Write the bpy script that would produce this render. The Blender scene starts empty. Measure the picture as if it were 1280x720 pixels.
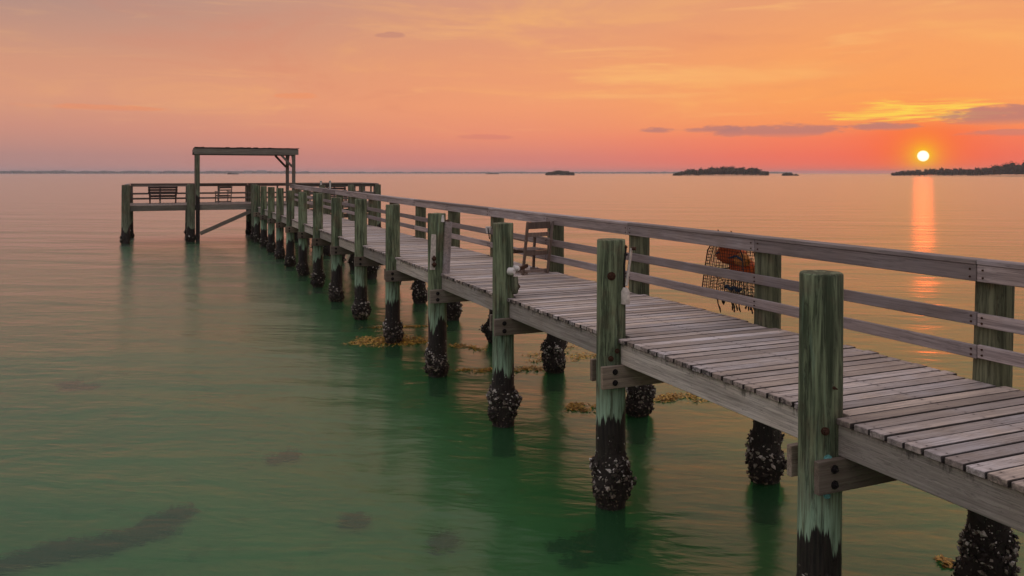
import bpy, math, random
import numpy as np
from mathutils import Vector, Matrix
random.seed(7); rng = np.random.default_rng(11)
S = bpy.context.scene; COL = S.collection
R = math.radians

# ------------------------------------------------------------------ camera
PSI = 23.05            # camera heading, degrees clockwise from the pier's direction (+Y)
CAM = Vector((-4.455, 0.0, 3.6))
cd = bpy.data.cameras.new('camera'); cam = bpy.data.objects.new('camera', cd); COL.objects.link(cam)
cam.location = CAM; cam.rotation_euler = (R(90), 0, R(-PSI))
cd.sensor_width = 36; cd.lens = 1020/1280*36; cd.shift_y = -(360-216.3)/1280
cd.clip_start = 0.1; cd.clip_end = 30000
S.camera = cam

# ------------------------------------------------------------------ sun, exposure
SUN_AZ, SUN_EL = 49.79, 1.07      # clockwise from +Y, above the horizon
sdir = Vector((math.sin(R(SUN_AZ))*math.cos(R(SUN_EL)), math.cos(R(SUN_AZ))*math.cos(R(SUN_EL)), math.sin(R(SUN_EL))))
sl = bpy.data.lights.new('sun', 'SUN'); sl.energy = 0.012; sl.angle = R(1.2); sl.color = (1.0, 0.10, 0.01)
so = bpy.data.objects.new('sun', sl); COL.objects.link(so); so.rotation_euler = sdir.to_track_quat('Z', 'Y').to_euler()
S.view_settings.view_transform = 'Standard'; S.view_settings.look = 'None'
S.view_settings.exposure = 0.0; S.view_settings.gamma = 1.0; S.view_settings.use_curve_mapping = False
S.render.engine = 'CYCLES'
S.cycles.use_denoising = True
try: S.cycles.denoiser = 'OPENIMAGEDENOISE'
except Exception: pass
S.cycles.max_bounces = 8; S.cycles.diffuse_bounces = 3; S.cycles.glossy_bounces = 3
S.cycles.transparent_max_bounces = 12; S.cycles.volume_bounces = 1
S.cycles.caustics_reflective = False; S.cycles.caustics_refractive = True
S.cycles.sample_clamp_indirect = 6.0

# ------------------------------------------------------------------ node helper
def lin(r, g, b):
    f = lambda v: (v/255/12.92) if v/255 <= .04045 else ((v/255+.055)/1.055)**2.4
    return (f(r), f(g), f(b), 1)
class N:
    def __init__(s, tree): s.t = tree; s.n = tree.nodes; s.l = tree.links
    def new(s, typ, **kw):
        n = s.n.new(typ)
        for k, v in kw.items(): setattr(n, k, v)
        return n
    def put(s, sock, v):
        if isinstance(v, bpy.types.NodeSocket): s.l.new(v, sock)
        elif v is not None:
            if isinstance(v, (int, float)) and sock.type in ('RGBA',): v = (v, v, v, 1)
            sock.default_value = v
    def m(s, op, a, b=None, c=None, clamp=False):
        n = s.new('ShaderNodeMath', operation=op, use_clamp=clamp)
        for i, v in enumerate((a, b, c)):
            if v is not None: s.put(n.inputs[i], v)
        return n.outputs[0]
    def v(s, op, a, b=None, out=0):
        n = s.new('ShaderNodeVectorMath', operation=op)
        s.put(n.inputs[0], a)
        if b is not None: s.put(n.inputs['Scale' if op == 'SCALE' else 1], b)
        return n.outputs[out]
    def mr(s, x, a, b, c=0., d=1., smooth=False):
        n = s.new('ShaderNodeMapRange', interpolation_type='SMOOTHSTEP' if smooth else 'LINEAR')
        for i, q in enumerate((x, a, b, c, d)): s.put(n.inputs[i], q)
        return n.outputs[0]
    def mix(s, f, a, b, blend='MIX'):
        n = s.new('ShaderNodeMix', data_type='RGBA', blend_type=blend)
        s.put(n.inputs[0], f); s.put(n.inputs[6], a); s.put(n.inputs[7], b)
        return n.outputs[2]
    def ramp(s, f, stops, interp='LINEAR'):
        n = s.new('ShaderNodeValToRGB'); n.color_ramp.interpolation = interp; e = n.color_ramp.elements
        while len(e) < len(stops): e.new(0.5)
        for k, (p, c) in zip(e, stops): k.position = p; k.color = c if len(c) == 4 else (*c, 1)
        s.put(n.inputs[0], f); return n.outputs[0]
    def noise(s, vec, scale, detail=4, rough=.55, w=None, dist=0.):
        n = s.new('ShaderNodeTexNoise', noise_dimensions='4D' if w is not None else '3D')
        s.put(n.inputs['Vector'], vec); s.put(n.inputs['Scale'], scale); s.put(n.inputs['Detail'], detail)
        s.put(n.inputs['Roughness'], rough); s.put(n.inputs['Distortion'], dist)
        if w is not None: s.put(n.inputs['W'], w)
        return n.outputs[0]
    def scale(s, vec, sc):
        n = s.new('ShaderNodeMapping'); s.put(n.inputs[0], vec); n.inputs[3].default_value = sc; return n.outputs[0]
    def sep(s, vec):
        n = s.new('ShaderNodeSeparateXYZ'); s.put(n.inputs[0], vec); return n.outputs
    def bump(s, h, strength, dist, nrm=None):
        n = s.new('ShaderNodeBump'); s.put(n.inputs['Strength'], strength); s.put(n.inputs['Distance'], dist); s.put(n.inputs['Height'], h)
        if nrm is not None: s.put(n.inputs['Normal'], nrm)
        return n.outputs[0]

# ------------------------------------------------------------------ world: a hazy sunset sky, laid out by direction only
W = bpy.data.worlds.new('World'); S.world = W; W.use_nodes = True
w = N(W.node_tree); w.n.clear()
D = w.v('NORMALIZE', w.new('ShaderNodeTexCoord').outputs['Generated'])
dx, dy, dz = w.sep(D)[:3]
zc = w.m('MAXIMUM', dz, 0.0); el = w.m('SQRT', zc)
eld = w.m('MULTIPLY', w.m('ARCSINE', dz), 57.2958)
flat = w.v('NORMALIZE', w.v('MULTIPLY', D, (1, 1, 0)))
cosA = w.v('DOT_PRODUCT', flat, (math.sin(R(SUN_AZ)), math.cos(R(SUN_AZ)), 0), out=1)
th = w.m('MULTIPLY', w.m('ARCCOSINE', w.m('MINIMUM', w.m('MAXIMUM', cosA, -1.), 1.)), 57.2958)
side = w.v('DOT_PRODUCT', flat, (math.cos(R(SUN_AZ)), -math.sin(R(SUN_AZ)), 0), out=1)
az = w.m('MULTIPLY', w.m('ARCTAN2', side, cosA), 57.2958)       # + is right of the sun
def sky_ramp(stops): return w.ramp(el, [(math.sqrt(max(p, 0)), lin(*c)) for p, c in stops])
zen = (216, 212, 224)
r_sun = sky_ramp([(0, (240, 106, 88)), (.02, (246, 112, 86)), (.04, (250, 126, 88)), (.056, (253, 150, 88)), (.09, (253, 164, 92)), (.14, (249, 164, 100)), (.2, (236, 160, 112)), (.30, (250, 188, 144)), (.6, (234, 208, 190)), (1, zen)])
r_mid = sky_ramp([(0, (206, 127, 120)), (.02, (217, 131, 117)), (.045, (236, 144, 112)), (.08, (242, 156, 112)), (.13, (236, 157, 114)), (.2, (220, 154, 122)), (.36, (220, 180, 156)), (.6, (212, 200, 200)), (1, zen)])
r_lef = sky_ramp([(0, (172, 134, 132)), (.02, (180, 136, 129)), (.05, (204, 144, 126)), (.085, (218, 154, 124)), (.12, (212, 152, 124)), (.18, (182, 144, 131)), (.30, (162, 148, 148)), (.6, (192, 188, 196)), (1, zen)])
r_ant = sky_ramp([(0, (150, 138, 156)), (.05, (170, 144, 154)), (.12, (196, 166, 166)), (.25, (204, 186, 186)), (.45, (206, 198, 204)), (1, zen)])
base = w.mix(w.mr(th, 2., 28., smooth=True), r_sun, r_mid)
base = w.mix(w.mr(th, 22., 62., smooth=True), base, r_lef)
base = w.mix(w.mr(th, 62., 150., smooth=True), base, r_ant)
# thin high streaks
wob = w.v('ADD', w.v('MULTIPLY', D, (2.2, 2.2, 17.)), w.v('SCALE', w.v('MULTIPLY', D, (3., 1., 0)), .6))
st = w.noise(wob, 1.0, 6, .6, dist=.6)
st2 = w.noise(w.v('MULTIPLY', D, (5., 5., 60.)), 1.0, 5, .6, dist=.5)
near = w.mr(th, 60., 10., .35, 1.)
band = w.m('MULTIPLY', w.mr(eld, 1.5, 4.5, smooth=True), w.mr(eld, 30., 10., smooth=True))
base = w.mix(w.m('MULTIPLY', w.m('MULTIPLY', w.mr(st, .5, .78, smooth=True), band), w.m('MULTIPLY', near, .55)), base, lin(255, 190, 108))
base = w.mix(w.m('MULTIPLY', w.m('MULTIPLY', w.mr(st, .48, .25, smooth=True), band), .3), base, lin(214, 128, 104))
base = w.mix(w.m('MULTIPLY', w.m('MULTIPLY', w.mr(st2, .56, .74, smooth=True), band), w.m('MULTIPLY', near, .38)), base, lin(255, 196, 120))
def ell(a0, e0, sa, se, p=1.):
    qa = w.m('POWER', w.m('ABSOLUTE', w.m('DIVIDE', w.m('SUBTRACT', az, a0), sa)), 2.)
    qe = w.m('POWER', w.m('ABSOLUTE', w.m('DIVIDE', w.m('SUBTRACT', eld, e0), se)), 2.)
    return w.m('SUBTRACT', 1., w.m('ADD', qa, qe))
# glow round the sun
ch = w.v('LENGTH', w.v('SUBTRACT', D, tuple(sdir)), out=1)
halo = w.m('EXPONENT', w.m('MULTIPLY', w.m('POWER', w.m('DIVIDE', ch, .058), 2.), -1.))
lowsky = w.mr(eld, 3.6, 2.5, .35, 1., True)
base = w.mix(w.m('MULTIPLY', w.m('MULTIPLY', halo, lowsky), .92), base, lin(255, 104, 52))
# golden patch over the sun
st3 = w.noise(w.v('MULTIPLY', D, (14., 14., 230.)), 1.0, 5, .6, dist=.8)
gold = w.m('MULTIPLY', w.mr(w.m('ADD', ell(-.6, 3.85, 5.2, .85), w.m('MULTIPLY', w.m('SUBTRACT', st3, .5), 5.)), .0, 1.5, smooth=True), .95)
base = w.mix(gold, base, lin(255, 214, 84))
base = w.mix(w.m('MULTIPLY', w.mr(w.m('ADD', ell(-12., 6.7, 12., 1.), w.m('MULTIPLY', w.m('SUBTRACT', st2, .5), 2.4)), .1, 1.5, smooth=True), .5), base, lin(255, 196, 116))
# low grey mauve clouds
cn = w.noise(w.v('MULTIPLY', D, (22., 22., 95.)), 1.0, 6, .62)
cn = w.m('MULTIPLY', w.m('SUBTRACT', cn, .5), 4.6)
def cloud(col, f, a0, e0, sa, se):
    global base
    mk = w.mr(w.m('ADD', ell(a0, e0, sa, se), cn), -.3, .65, smooth=True)
    mk = w.m('MULTIPLY', mk, w.mr(eld, e0-se*1.25, e0-se*.15, smooth=True))
    base = w.mix(w.m('MULTIPLY', mk, f), base, col)
cc = lin(186, 124, 116)
for a0, e0, sa, se in ((5.3, 3.45, 4.6, .62), (-2.2, 2.98, 2.3, .3), (-8.4, 2.82, 4.4, .48), (-12.8, 3.0, 2.0, .27), (-16.7, 2.98, 1.5, .26), (14., 3.3, 6., .7)):
    cloud(cc, .82, a0, e0, sa, se)
cloud(lin(196, 128, 116), .6, 4.6, 2.4, 2.6, .22)
cloud(lin(176, 120, 118), .42, -35.2, 9.5, .9, .26)
cloud(lin(240, 146, 96), .45, -41.6, 5.2, 1.5, .22)
cloud(lin(234, 142, 98), .5, -53.7, 4.1, 4., .2)
cloud(lin(206, 118, 112), .4, -29., 2.5, 2., .2)
# disc
inner = w.m('EXPONENT', w.m('MULTIPLY', w.m('DIVIDE', ch, .0105), -1.))
base = w.mix(w.m('MULTIPLY', inner, 1.7, clamp=True), base, lin(255, 190, 0))
disc = w.mr(ch, .0066, .0046, smooth=True)
base = w.mix(disc, base, (1.6, 1.5, 1.1, 1))
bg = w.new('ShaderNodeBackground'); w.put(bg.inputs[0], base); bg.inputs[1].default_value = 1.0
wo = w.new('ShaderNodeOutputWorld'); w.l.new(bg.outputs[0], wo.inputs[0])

# ------------------------------------------------------------------ materials
def mat(name):
    m = bpy.data.materials.new(name); m.use_nodes = True; k = N(m.node_tree); k.n.clear()
    o = k.new('ShaderNodeOutputMaterial'); return m, k, o
def pbsdf(k, o, col, rough=.8, spec=.3, nrm=None, metal=0.):
    p = k.new('ShaderNodeBsdfPrincipled'); k.put(p.inputs['Base Color'], col); k.put(p.inputs['Roughness'], rough)
    k.put(p.inputs['Specular IOR Level'], spec); k.put(p.inputs['Metallic'], metal)
    if nrm is not None: k.put(p.inputs['Normal'], nrm)
    k.l.new(p.outputs[0], o.inputs[0]); return p
def simple(name, col, rough=.7, var=.25, scale=14., metal=0., spec=.3):
    m, k, o = mat(name); tc = k.new('ShaderNodeTexCoord').outputs['Object']
    rnd = k.new('ShaderNodeObjectInfo').outputs['Random']
    n = k.noise(tc, scale, 5, .6, w=k.m('MULTIPLY', rnd, 40.))
    c = k.mix(k.mr(n, .3, .7), tuple(x*(1-var) for x in col), tuple(min(1, x*(1+var)) for x in col))
    pbsdf(k, o, c, rough, spec, k.bump(n, .3, .004), metal); return m

def wood(name, grey, warm, dark, axis=0, ends=0., nails=False, drips=False):
    """weathered board; the grain runs along the board's local axis"""
    m, k, o = mat(name)
    tc = k.new('ShaderNodeTexCoord').outputs['Object']; rnd = k.new('ShaderNodeObjectInfo').outputs['Random']
    W_ = k.m('MULTIPLY', rnd, 60.)
    sc = [22., 22., 22.]; sc[axis] = .9
    g1 = k.noise(k.scale(tc, sc), 1., 6, .62, w=W_, dist=.5)
    sc2 = [85., 85., 85.]; sc2[axis] = 2.5
    g2 = k.noise(k.scale(tc, sc2), 1., 4, .6, w=W_)
    big = k.noise(tc, 1.7, 4, .6, w=W_)
    c = k.mix(k.mr(big, .33, .66), grey, warm)
    r2 = k.new('ShaderNodeTexWhiteNoise', noise_dimensions='1D'); k.put(r2.inputs['W'], k.m('MULTIPLY', rnd, 913.)); tone = r2.outputs[0]
    c = k.mix(k.m('MULTIPLY', k.mr(tone, .4, .8), .9), c, warm)
    val = k.mr(rnd, 0, 1, .6, 1.3)
    c = k.mix(1., c, k.new('ShaderNodeCombineColor').outputs[0], 'MULTIPLY') if False else c
    hs = k.new('ShaderNodeHueSaturation'); k.put(hs.inputs['Value'], val); k.put(hs.inputs['Color'], c); c = hs.outputs[0]
    c = k.mix(k.m('MULTIPLY', k.mr(g1, .52, .30), .72), c, dark)
    c = k.mix(k.m('MULTIPLY', k.mr(g2, .55, .30), .55), c, dark)
    # grain cracks
    crk = k.mr(k.m('ABSOLUTE', k.m('SUBTRACT', g1, .5)), .0, .012)
    c = k.mix(k.m('MULTIPLY', k.m('SUBTRACT', 1., crk), .55), c, dark)
    # knots
    ksc = [5., 5., 5.]; ksc[axis] = 1.6
    vo = k.new('ShaderNodeTexVoronoi', voronoi_dimensions='4D'); k.put(vo.inputs['Vector'], k.scale(tc, ksc)); k.put(vo.inputs['W'], W_); vo.inputs['Scale'].default_value = 1.
    kn = k.mr(vo.outputs['Distance'], .10, .04)
    c = k.mix(k.m('MULTIPLY', kn, .7), c, tuple(x*.5 for x in dark))
    x, y, z = k.sep(tc)[:3]
    if ends:      # grime on the board ends
        dn = k.noise(tc, 26., 5, .65, w=W_)
        e = k.m('MULTIPLY', k.mr(k.m('ADD', k.m('ABSOLUTE', x), k.m('MULTIPLY', k.m('SUBTRACT', dn, .5), .05)), ends-.018, ends+.004), k.mr(dn, .34, .52))
        c = k.mix(k.m('MULTIPLY', e, .85), c, (.012, .011, .009, 1))
        e2 = k.m('MULTIPLY', k.mr(k.m('ABSOLUTE', x), ends-.3, ends), k.mr(big, .45, .7)); c = k.mix(k.m('MULTIPLY', e2, .35), c, dark)
    if drips:     # black mildew running down from the plank ends
        dn = k.noise(k.scale(tc, (6., 11., 3.)), 1., 6, .7, w=W_); dn2 = k.noise(tc, 40., 4, .6, w=W_)
        e = k.mr(k.m('ADD', z, k.m('ADD', k.m('MULTIPLY', k.m('SUBTRACT', dn, .5), .42), k.m('MULTIPLY', k.m('SUBTRACT', dn2, .5), .1))), .085, .135)
        c = k.mix(k.m('MULTIPLY', e, .7), c, (.03, .028, .022, 1))
        c = k.mix(k.m('MULTIPLY', k.mr(dn2, .60, .70), .5), c, dark)
    if nails:
        sm = k.noise(k.scale(tc, (9., 60., 60.)), 1., 4, .6, w=W_)
        c = k.mix(k.m('MULTIPLY', k.mr(k.m('ADD', k.m('ABSOLUTE', y), k.m('MULTIPLY', k.m('SUBTRACT', sm, .5), .012)), .0585, .0635), .9), c, (.016, .013, .012, 1))     # shade of the gaps painted as a ragged dark band on plank edges
        yy = k.m('SUBTRACT', k.m('ABSOLUTE', y), .04)
        for px in (-.91, .0, .9):
            q = k.m('ADD', k.m('POWER', k.m('SUBTRACT', x, px), 2.), k.m('POWER', yy, 2.))
            c = k.mix(k.mr(q, .00009, .00004), c, (.012, .009, .008, 1))
            c = k.mix(k.m('MULTIPLY', k.mr(q, .0012, .0001), .35), c, dark)
    h = k.m('ADD', k.m('MULTIPLY', g1, .6), k.m('ADD', k.m('MULTIPLY', g2, .4), k.m('MULTIPLY', crk, .35)))
    pbsdf(k, o, c, k.mr(g1, .2, .8, .88, .68), .25, k.bump(h, .75, .006)); return m
M = {}
M['plank'] = wood('weathered_plank', (.63, .59, .59, 1), (.56, .45, .36, 1), (.18, .15, .14, 1), 0, ends=1.0, nails=True)
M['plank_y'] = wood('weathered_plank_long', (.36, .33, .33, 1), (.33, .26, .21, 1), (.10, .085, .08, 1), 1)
M['stringer'] = wood('stringer_wood', (.52, .49, .44, 1), (.46, .41, .34, 1), (.14, .125, .11, 1), 1, drips=True)
M['rail'] = wood('rail_wood', (.43, .39, .39, 1), (.36, .30, .27, 1), (.11, .095, .09, 1), 1)
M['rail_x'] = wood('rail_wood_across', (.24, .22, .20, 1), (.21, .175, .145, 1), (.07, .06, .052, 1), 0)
M['beam'] = wood('cross_beam_wood', (.34, .29, .24, 1), (.28, .215, .155, 1), (.09, .07, .052, 1), 0)
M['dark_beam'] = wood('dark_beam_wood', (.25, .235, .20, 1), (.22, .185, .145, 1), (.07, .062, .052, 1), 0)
M['chair'] = wood('chair_wood', (.28, .235, .215, 1), (.24, .17, .13, 1), (.07, .055, .045, 1), 2)
M['bench'] = wood('bench_wood', (.09, .065, .058, 1), (.075, .05, .042, 1), (.03, .02, .018, 1), 0)

def piling_mat(name, green, deep, brown, teal, wet_z):
    m, k, o = mat(name)
    tc = k.new('ShaderNodeTexCoord').outputs['Object']; rnd = k.new('ShaderNodeObjectInfo').outputs['Random']
    W_ = k.m('MULTIPLY', rnd, 80.)
    x, y, z = k.sep(tc)[:3]
    s1 = k.noise(k.scale(tc, (9, 9, .8)), 1., 6, .62, w=W_, dist=.6)
    s2 = k.noise(k.scale(tc, (48, 48, 2.2)), 1., 5, .65, w=W_)
    bl = k.noise(tc, 3.0, 4, .6, w=W_)
    c = k.mix(k.mr(s1, .40, .58), deep, green)
    c = k.mix(k.m('MULTIPLY', k.mr(bl, .50, .68), .75), c, brown)
    # copper-green bleeding out lower down
    lo = k.m('MULTIPLY', k.mr(k.m('ADD', z, k.m('MULTIPLY', k.m('SUBTRACT', s1, .5), 1.0)), 1.75, 1.0, smooth=True), k.mr(s2, .38, .6, .1, 1.))
    c = k.mix(k.m('MULTIPLY', lo, .8), c, teal)
    c = k.mix(k.m('MULTIPLY', k.mr(s2, .54, .34), .85), c, tuple(v*.4 for v in deep))
    s3 = k.noise(k.scale(tc, (24, 24, 1.4)), 1., 5, .6, w=k.m('ADD', W_, 3.), dist=1.2)
    c = k.mix(k.m('MULTIPLY', k.mr(s3, .56, .70), .7), c, tuple(v*.55 for v in deep))
    c = k.mix(k.m('MULTIPLY', k.mr(s3, .42, .30), .35), c, teal)
    rs = k.noise(k.scale(tc, (14, 14, .7)), 1., 4, .6, w=k.m('ADD', W_, 7.))
    c = k.mix(k.m('MULTIPLY', k.mr(rs, .63, .74), .65), c, (.13, .06, .022, 1))
    vo = k.new('ShaderNodeTexVoronoi', voronoi_dimensions='4D'); k.put(vo.inputs['Vector'], k.scale(tc, (4.2, 4.2, 1.9))); k.put(vo.inputs['W'], W_); vo.inputs['Scale'].default_value = 1.
    kd = vo.outputs['Distance']
    c = k.mix(k.m('MULTIPLY', k.mr(kd, .22, .10), .6), c, (.12, .075, .03, 1)); c = k.mix(k.m('MULTIPLY', k.mr(kd, .09, .05), .8), c, (.03, .022, .012, 1))
    crk = k.mr(k.m('ABSOLUTE', k.m('SUBTRACT', s1, .47)), 0., .012)
    c = k.mix(k.m('MULTIPLY', k.m('SUBTRACT', 1., crk), .6), c, (.02, .022, .015, 1))
    # tide line: ragged, black below
    jag = k.noise(k.scale(tc, (30, 30, 1.2)), 1., 5, .6, w=W_)
    swl = k.noise(k.scale(tc, (4, 4, .2)), 1., 2, .5, w=W_)
    zz = k.m('ADD', z, k.m('ADD', k.m('MULTIPLY', k.m('SUBTRACT', jag, .5), .5), k.m('MULTIPLY', k.m('SUBTRACT', swl, .5), 1.0)))
    pale = k.m('MULTIPLY', k.m('MULTIPLY', k.mr(zz, wet_z+.42, wet_z+.03, smooth=True), .7), k.mr(s3, .58, .42))
    c = k.mix(pale, c, tuple(min(1., v*1.45) for v in teal))
    wet = k.mr(zz, wet_z+.015, wet_z-.02)
    blk = k.mix(k.mr(s2, .4, .65), (.008, .007, .006, 1), (.035, .028, .022, 1))
    c = k.mix(wet, c, blk)
    spk = k.noise(tc, 55., 3, .5, w=W_)
    c = k.mix(k.m('MULTIPLY', k.m('MULTIPLY', k.mr(spk, .66, .72), wet), k.mr(z, .8, .5)), c, (.45, .42, .36, 1))
    h = k.m('ADD', k.m('ADD', k.m('MULTIPLY', s2, .5), k.m('MULTIPLY', s1, .5)), k.m('MULTIPLY', crk, .4))
    pbsdf(k, o, c, k.mr(wet, 0, 1, .82, .55), .3, k.bump(h, .8, .009)); return m
M['piling'] = piling_mat('copper_green_piling', (.22, .27, .155, 1), (.055, .075, .04, 1), (.15, .11, .065, 1), (.25, .38, .265, 1), .92)
M['piling_r'] = piling_mat('rail_side_piling', (.19, .205, .12, 1), (.08, .09, .052, 1), (.18, .13, .08, 1), (.16, .18, .13, 1), .98)
M['piling_far'] = piling_mat('platform_piling', (.20, .215, .14, 1), (.10, .11, .07, 1), (.16, .125, .09, 1), (.19, .22, .15, 1), .75)

m, k, o = mat('oyster_shell'); ri = k.new('ShaderNodeNewGeometry').outputs['Random Per Island']
tc = k.new('ShaderNodeTexCoord').outputs['Object']; n = k.noise(tc, 60., 4, .6)
z_ = k.sep(tc)[2]
dry = k.mr(z_, .12, .42)
c = k.ramp(ri, [(0, (.012, .010, .008)), (.45, (.05, .04, .03)), (.6, (.15, .125, .095)), (.78, (.40, .37, .31)), (1, (.78, .75, .68))])
c = k.mix(dry, k.mix(1., c, (.32, .27, .2, 1), 'MULTIPLY'), c)
c = k.mix(k.m('MULTIPLY', k.mr(n, .5, .32), .8), c, (.014, .012, .01, 1))
pbsdf(k, o, c, .6, .4, k.bump(n, .6, .01)); M['oyster'] = m
M['crust'] = simple('dead_shell_crust', (.022, .018, .014, 1), .8, .6, 45.)
M['rust'] = simple('rusty_iron', (.055, .024, .012, 1), .85, .6, 60.)
M['black_bolt'] = simple('dark_bolt', (.018, .015, .014, 1), .6, .4, 60., .3)
M['verdigris'] = simple('verdigris_bolt', (.12, .32, .30, 1), .8, .4, 50.)
M['pvc'] = simple('grubby_white_plastic', (.55, .50, .43, 1), .55, .3, 22.)
M['white'] = simple('white_plastic', (.62, .6, .56, 1), .5, .25, 18.)
M['roofing'] = simple('roof_boards', (.10, .085, .075, 1), .9, .5, 9.)
M['trap_wire'] = simple('black_coated_wire', (.03, .02, .016, 1), .6, .4, 30.)
M['orange'] = simple('orange_foam', (.62, .12, .025, 1), .6, .35, 16.)
M['orange2'] = simple('faded_orange_foam', (.70, .26, .06, 1), .7, .3, 16.)
M['blue'] = simple('blue_rope', (.02, .06, .12, 1), .7, .3, 30.)
M['straw'] = simple('bleached_bait', (.55, .42, .26, 1), .8, .4, 60.)
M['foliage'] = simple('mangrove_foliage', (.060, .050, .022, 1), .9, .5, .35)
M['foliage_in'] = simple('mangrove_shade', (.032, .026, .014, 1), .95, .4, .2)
M['mud'] = simple('mangrove_mud', (.06, .045, .03, 1), .9, .3, .3)
M['farwood'] = simple('far_trees', (.045, .055, .035, 1), .95, .4, .02)
M['concrete'] = simple('pale_building', (.45, .42, .40, 1), .8, .15, .1)
M['window'] = simple('dark_glass', (.05, .06, .07, 1), .2, .3, .1)
M['weed'] = None
m, k, o = mat('floating_sargassum'); ri = k.new('ShaderNodeNewGeometry').outputs['Random Per Island']
c = k.ramp(ri, [(0, (.14, .07, .012)), (.5, (.42, .22, .03)), (1, (.72, .44, .07))]); p = pbsdf(k, o, c, .55, .4); M['weed'] = m
m, k, o = mat('seagrass_blades'); ri = k.new('ShaderNodeNewGeometry').outputs['Random Per Island']
c = k.ramp(ri, [(0, (.004, .006, .003)), (1, (.022, .02, .01))]); pbsdf(k, o, c, .8, .2); M['grass'] = m

# water: reflecting, tinted, half see-through sheet over a sandy bed
m, k, o = mat('bay_water')
P = k.new('ShaderNodeNewGeometry').outputs['Position']
rot = k.new('ShaderNodeMapping'); k.put(rot.inputs[0], P); rot.inputs[2].default_value = (0, 0, R(PSI+8)); pr = rot.outputs[0]
dist = k.v('LENGTH', k.v('SUBTRACT', P, tuple(CAM)), out=1)
b1 = k.noise(k.scale(pr, (.7, 1.35, 1)), 1., 3, .55, dist=.9)
b2 = k.noise(k.scale(pr, (2.2, 6.5, 1)), 1., 3, .55, dist=.3)
b3 = k.noise(k.scale(pr, (.06, .2, 1)), 1., 3, .5)
b4 = k.noise(k.scale(pr, (.26, .56, 1)), 1., 3, .55, dist=.7)
h = k.m('ADD', k.m('ADD', k.m('MULTIPLY', b1, .040), k.m('MULTIPLY', b4, .09)), k.m('ADD', k.m('MULTIPLY', b2, .018), k.m('MULTIPLY', b3, .38)))
nb = k.bump(h, .52, 1.0)
fr = k.new('ShaderNodeFresnel'); fr.inputs[0].default_value = 1.33; k.put(fr.inputs[1], nb)
gl = k.new('ShaderNodeBsdfGlossy'); gl.inputs['Color'].default_value = (.97, .92, .94, 1); gl.inputs['Roughness'].default_value = .21; k.put(gl.inputs['Normal'], nb)
tr = k.new('ShaderNodeBsdfRefraction'); tr.inputs[0].default_value = (.46, .90, .50, 1); tr.inputs['Roughness'].default_value = .18; tr.inputs['IOR'].default_value = 1.33; k.put(tr.inputs['Normal'], nb)
df = k.new('ShaderNodeBsdfDiffuse')
tb = k.noise(k.scale(pr, (.12, .3, 1)), 1., 4, .6)
k.put(df.inputs[0], k.mix(k.mr(tb, .35, .65), (.030, .125, .042, 1), (.046, .148, .060, 1)))
mx1 = k.new('ShaderNodeMixShader'); mx1.inputs[0].default_value = .45; k.l.new(tr.outputs[0], mx1.inputs[1]); k.l.new(df.outputs[0], mx1.inputs[2])
mx2 = k.new('ShaderNodeMixShader'); k.put(mx2.inputs[0], k.m('MINIMUM', k.m('MULTIPLY', fr.outputs[0], .94), .80))   # wave slopes keep the mean reflectance well under 1 near the horizon
k.l.new(mx1.outputs[0], mx2.inputs[1]); k.l.new(gl.outputs[0], mx2.inputs[2])
k.l.new(mx2.outputs[0], o.inputs[0]); M['water'] = m
m, k, o = mat('sandy_bed'); P = k.new('ShaderNodeNewGeometry').outputs['Position']
n1 = k.noise(P, .5, 5, .6); n2 = k.noise(P, 3., 4, .6)
c = k.mix(k.mr(n1, .38, .66), (.58, .56, .40, 1), (.46, .46, .32, 1)); c = k.mix(k.m('MULTIPLY', k.mr(n2, .55, .75), .4), c, (.08, .08, .05, 1))
pbsdf(k, o, c, .95, .1); M['sand'] = m

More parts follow.
